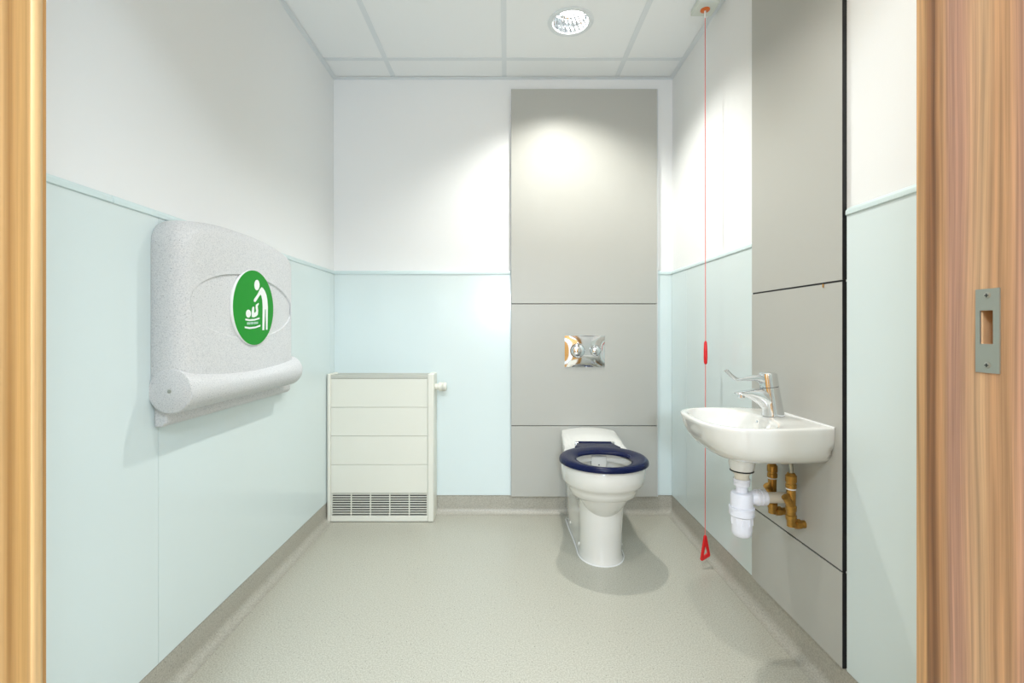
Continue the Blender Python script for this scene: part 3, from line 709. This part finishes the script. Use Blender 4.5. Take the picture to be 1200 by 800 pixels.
# ---- bottle trap
X0, Y0 = 0.7300, 1.459
t = thing('bottle_trap', 'white plastic bottle trap hanging under the hand basin', 'trap', (X0, Y0, 0.359))
bm = BM(); lathe(bm, [(0.030, 0.6185), (0.0375, 0.612), (0.0375, 0.585), (0.035, 0.570), (0.033, 0.5655)], (X0, Y0, 0), n=36); obj('waste_flange', bm, M['ceramic'], t, smooth=True)
bm = BM(); lathe(bm, [(0.033, 0.5655), (0.0345, 0.564), (0.0345, 0.5615), (0.031, 0.5605)], (X0, Y0, 0), n=36); obj('rubber_washer', bm, M['rubber'], t, smooth=True)
bm = BM(); lathe(bm, [(0.026, 0.5608), (0.026, 0.554), (0.021, 0.552), (0.021, 0.536)], (X0, Y0, 0), n=32); obj('threaded_tail', bm, M['cream'], t, smooth=True)
bm = BM(); lathe(bm, [(0.0245, 0.5375), (0.0245, 0.528), (0.023, 0.5265), (0.023, 0.517), (0.0165, 0.514), (0.0165, 0.4965), (0.030, 0.494), (0.0325, 0.488), (0.0325, 0.451)], (X0, Y0, 0), n=40)
obj('trap_body', bm, M['pvc'], t, smooth=True)
bm = BM(); lathe(bm, [(0.0325, 0.4515), (0.0372, 0.450), (0.0372, 0.4445), (0.0355, 0.4435), (0.0365, 0.4425), (0.0365, 0.426), (0.0335, 0.4225), (0.0305, 0.421), (0.0300, 0.378), (0.0280, 0.367), (0.022, 0.360), (0.014, 0.3585)], (X0, Y0, 0), n=40)
for k in range(10):
    a = 2*PI*k/10; x, y = X0+0.0302*math.cos(a), Y0+0.0302*math.sin(a); tube(bm, [(x, y, 0.421), (x, y, 0.398)], 0.0022, 8)
obj('cleaning_cup', bm, M['pvc'], t, smooth=True)
bm = BM(); zo = 0.478
lathe(bm, [(0.0165, 0.020), (0.020, 0.034), (0.0225, 0.038), (0.0225, 0.043), (0.0250, 0.0445), (0.0250, 0.050), (0.0225, 0.0515), (0.0225, 0.056), (0.0250, 0.0575), (0.0250, 0.064), (0.0225, 0.0655), (0.0235, 0.067), (0.0235, 0.074), (0.0175, 0.076)], (X0, Y0, zo), (1, 0, 0), 36)
obj('outlet_nut', bm, M['pvc'], t, smooth=True)
bm = BM(); lathe(bm, [(0.0165, 0.070), (0.0165, BX-X0-0.0005)], (X0, Y0, zo), (1, 0, 0), 32); obj('outlet_pipe', bm, M['cream'], t, smooth=True)

# ---- brass isolating valves
def valve(x, y, label, dz=0.0):
    t = thing('isolating_valve', label, 'valve', (x, y, 0.43), 'brass valves under the basin')
    bm = BM(); lathe(bm, [(0.0135, 0.528), (0.0150, 0.530), (0.0150, 0.540), (0.0135, 0.542), (0.0135, 0.546), (0.0155, 0.5475), (0.0155, 0.565), (0.013, 0.568), (0.010, 0.574)], (x, y, dz), n=6 if False else 24); obj('union_nut', bm, M['brass'], t, smooth=True)
    bm = BM(); lathe(bm, [(0.0140, 0.5245), (0.0140, 0.5282)], (x, y, dz), n=24); obj('white_washer', bm, M['white'], t, smooth=True)
    bm = BM(); lathe(bm, [(0.0125, 0.525), (0.0125, 0.478), (0.0150, 0.475), (0.0150, 0.462), (0.0130, 0.459), (0.0130, 0.449), (0.0152, 0.447), (0.0152, 0.436), (0.0120, 0.430), (0.0115, 0.414)], (x, y, dz), n=24)
    tube(bm, [(x-0.002, y-0.002, 0.478+dz), (x-0.020, y-0.008, 0.503+dz)], [0.0125, 0.0105], 20)
    obj('valve_body', bm, M['brass'], t, smooth=True)
    bm = BM(); d = V((-0.020, -0.006, 0.025)).normalized(); lathe(bm, [(0.0115, 0), (0.0115, 0.005), (0.006, 0.006)], V((x-0.019, y-0.0077, 0.5015+dz)), d, 18); obj('screw_cap', bm, M['brass'], t, smooth=True)
    bm = BM(); p = smoothpath([(x, y, 0.436+dz), (x, y, 0.427+dz), (x+0.008, y, 0.4205+dz), (x+0.020, y, 0.420+dz), (BX, y, 0.420+dz)], 5); tube(bm, p, 0.0115, 20)
    lathe(bm, [(0.0145, 0), (0.0155, 0.002), (0.0155, 0.013), (0.0145, 0.015)], (x+0.012, y, 0.420+dz), (1, 0, 0), 6)
    obj('elbow', bm, M['brass'], t, smooth=True, angle=40)
    bm = BM(); tube(bm, smoothpath([(x, y, 0.572+dz), (x, y, 0.590+dz), (x-0.006, y+(0.0 if y > 1.45 else 0.004), 0.624)], 5), 0.0062, 16); obj('tail_hose', bm, M['satin'], t, smooth=True)
valve(0.848, 1.500, 'tarnished brass isolating valve behind the white trap pipe, nearer the toilet')
valve(0.850, 1.404, 'tarnished brass isolating valve in front of the trap pipe, nearer the door', -0.002)

# ================================================================== PULL CORD
px_, py_ = 0.833, 1.972
t = thing('emergency_pull_cord', 'red emergency pull cord hanging from ceiling switch beside right wall', 'pull cord', (px_, py_, 0.03))
bm = BM(); box(bm, px_-0.044, px_+0.044, py_-0.044, py_+0.044, ZC-0.024, ZC-0.0006); sw = obj('switch_box', bm, M['switch'], t, bevel=0.004, seg=3)
bm = BM(); lathe(bm, [(0.019, 0), (0.019, 0.003), (0.015, 0.005), (0.006, 0.006)], (px_, py_, ZC-0.0235), (0, 0, -1), 28); obj('cord_boss', bm, M['orange'], sw, smooth=True)
bm = BM(); lathe(bm, [(0.004, 0), (0.0045, 0.020), (0.002, 0.030)], (px_, py_, ZC-0.029), (0, 0, -1), 14); obj('cord_sleeve', bm, M['white'], sw, smooth=True)
bm = BM(); tube(bm, [(px_, py_, ZC-0.055), (px_+0.001, py_, 1.5), (px_+0.002, py_, 0.95), (px_+0.001, py_, 0.5), (px_, py_, 0.13)], 0.0016, 8); obj('cord', bm, M['redcord'], t, smooth=True)
bm = BM(); lathe(bm, [(0.003, 0.952), (0.0062, 0.944), (0.0075, 0.915), (0.0078, 0.880), (0.0068, 0.860), (0.0035, 0.854)], (px_+0.0018, py_, 0), n=18); obj('cord_toggle', bm, M['red'], t, smooth=True)
# triangular handle: rounded triangle with a triangular hole, hanging
hd = V((math.cos(math.radians(24)), math.sin(math.radians(24)), 0))
def tri(pts, r, off, n=6):
    P = [V(p) for p in pts]; out = []
    for i in range(3):
        a, b4, c = P[i-1], P[i], P[(i+1) % 3]; d1 = (a-b4).normalized(); d2 = (c-b4).normalized()
        ang = math.acos(d1.dot(d2)); L = r/math.tan(ang/2); s0 = b4+d1*L; s1 = b4+d2*L
        cc = b4+(d1+d2).normalized()*(r/math.sin(ang/2))
        a0 = math.atan2((s0-cc).y, (s0-cc).x); a1 = math.atan2((s1-cc).y, (s1-cc).x); da = (a1-a0+PI) % (2*PI)-PI
        for k in range(n+1): aa = a0+da*k/n; out.append(cc+V((math.cos(aa), math.sin(aa)))*r)
    return out
nrm = V((-hd.y, hd.x, 0)); H0 = V((px_, py_, 0))
def lift(pts, d): return [H0+hd*p.x+V((0, 0, p.y))+nrm*d for p in pts]
outp = tri([(0.0, 0.158), (-0.027, 0.031), (0.027, 0.045)], 0.006, 0); innp = tri([(0.001, 0.100), (-0.0125, 0.050), (0.0140, 0.058)], 0.004, 0)
bm = BM(); rings = [lift(outp, -0.004), lift(outp, 0.004), lift(innp, 0.004), lift(innp, -0.004)]
rings.append(rings[0]); loft(bm, rings, False, False); bmesh.ops.remove_doubles(bm, verts=bm.verts, dist=1e-6)
obj('pull_handle', bm, M['red'], t, bevel=0.0015)

# ================================================================== DOWNLIGHTS
def downlight(x, y, label, pw=1.0):
    t = thing('downlight', label, 'ceiling light', (x, y, ZC), 'round downlights in the ceiling')
    bm = BM(); lathe(bm, [(RH-0.010, 0.002), (RH-0.008, -0.003), (RH-0.002, -0.005), (RH+0.012, -0.004), (RH+0.014, -0.0005), (RH-0.002, -0.0002)], (x, y, ZC), n=64, cap0=False, cap1=False)
    obj('trim_ring', bm, M['grid'], t, smooth=True)
    bm = BM(); n = 48; rings = []
    for k, (r, h) in enumerate(((RH-0.009, 0.001), (RH-0.014, 0.025), (RH-0.024, 0.055), (RH-0.038, 0.080), (RH-0.050, 0.092))):
        rings.append([(x+(r+(0.0022 if (i+k) % 2 else 0))*math.cos(2*PI*i/n), y+(r+(0.0022 if (i+k) % 2 else 0))*math.sin(2*PI*i/n), ZC+h) for i in range(n)])
    loft(bm, rings, False, True); obj('reflector', bm, M['reflector'], t)
    for s in (-1, 1):
        bm = BM(); r = 0.011
        tube(bm, smoothpath([(x-0.040, y+s*0.016, ZC+0.060), (x+0.030, y+s*0.016, ZC+0.060), (x+0.042, y+s*0.016, ZC+0.060)], 3), [r]*6+[r*0.6], 16); obj('lamp', bm, M['glow'], t, smooth=True)
    ld = bpy.data.lights.new('downlight_lamp', 'SPOT'); ld.energy = POWER*pw; ld.color = LCOL; ld.shadow_soft_size = 0.028; ld.spot_size = math.radians(128); ld.spot_blend = 0.75
    lo = bpy.data.objects.new('downlight_source', ld); C.objects.link(lo); lo.location = (0, 0, 0.038); lo.parent = t
    return t
POWER = 62; LCOL = (1.0, 0.985, 0.93)
downlight(*LIGHTS[0], 'round recessed downlight in the ceiling tile in front of the tall grey panel')
downlight(*LIGHTS[1], 'round recessed downlight in the ceiling just inside the doorway', 0.5)

# unseen corridor ceiling panels, added as cool fill through the open door
for (x, y) in ((-0.55, -0.75), (0.75, -0.75)):
    t = thing('corridor_fill_panel', 'added unseen square cool white fill panel in the corridor ceiling, %s of the doorway' % ('left' if x < 0 else 'right'), 'ceiling light', (x, y, 2.5))
    bm = BM(); box(bm, x-0.3, x+0.3, y-0.3, y+0.3, 2.484, 2.4998); obj('frame', bm, M['grid'], t)
    bm = BM(); box(bm, x-0.28, x+0.28, y-0.28, y+0.28, 2.480, 2.4845); obj('diffuser', bm, M['glowc'], t)
    ld = bpy.data.lights.new('corridor_fill_lamp', 'AREA'); ld.energy = 42; ld.color = (0.76, 0.88, 1.0); ld.shape = 'SQUARE'; ld.size = 0.55
    lo = bpy.data.objects.new('corridor_fill_source', ld); C.objects.link(lo); lo.location = (0, 0, -0.022); lo.parent = t

# unseen lamp added as cool frontal fill in place of a camera flash
t = thing('wall_fill_light', 'added unseen round cool white fill lamp on the corridor wall opposite the doorway', 'fill light', (-0.05, -1.78, 1.39))
bm = BM(); lathe(bm, [(0.15, 0.0004), (0.15, 0.03), (0.135, 0.045)], (-0.05, -1.78, 1.39), (0, 1, 0), 40); obj('casing', bm, M['white'], t, smooth=True)
bm = BM(); lathe(bm, [(0.13, 0.044), (0.12, 0.062), (0.08, 0.075), (0.02, 0.08)], (-0.05, -1.78, 1.39), (0, 1, 0), 40); obj('diffuser', bm, M['glowc'], t, smooth=True)
ld = bpy.data.lights.new('wall_fill_lamp', 'AREA'); ld.energy = 32; ld.color = (0.76, 0.88, 1.0); ld.shape = 'DISK'; ld.size = 0.26
lo = bpy.data.objects.new('wall_fill_source', ld); C.objects.link(lo); lo.location = (0, 0.085, 0); lo.rotation_euler = (PI/2, 0, 0); lo.parent = t

# ================================================================== WORLD, CAMERA
w = bpy.data.worlds.new('World'); bpy.context.scene.world = w; w.use_nodes = True
w.node_tree.nodes['Background'].inputs[0].default_value = (0.75, 0.85, 1, 1); w.node_tree.nodes['Background'].inputs[1].default_value = 0.3
cd = bpy.data.cameras.new('Camera'); cam = bpy.data.objects.new('Camera', cd); C.objects.link(cam)
cam.location = (0, 0, 1.0); cam.rotation_euler = (PI/2, 0, 0)
cd.sensor_width = 36; cd.lens = 550/1200*36; cd.shift_x = 6/1200; cd.shift_y = -14/1200; cd.clip_start = 0.02
sc_ = bpy.context.scene; sc_.camera = cam
sc_.view_settings.view_transform = 'Standard'; sc_.view_settings.look = 'None'; sc_.view_settings.gamma = 1; sc_.view_settings.use_curve_mapping = False
sc_.view_settings.exposure = 0.06
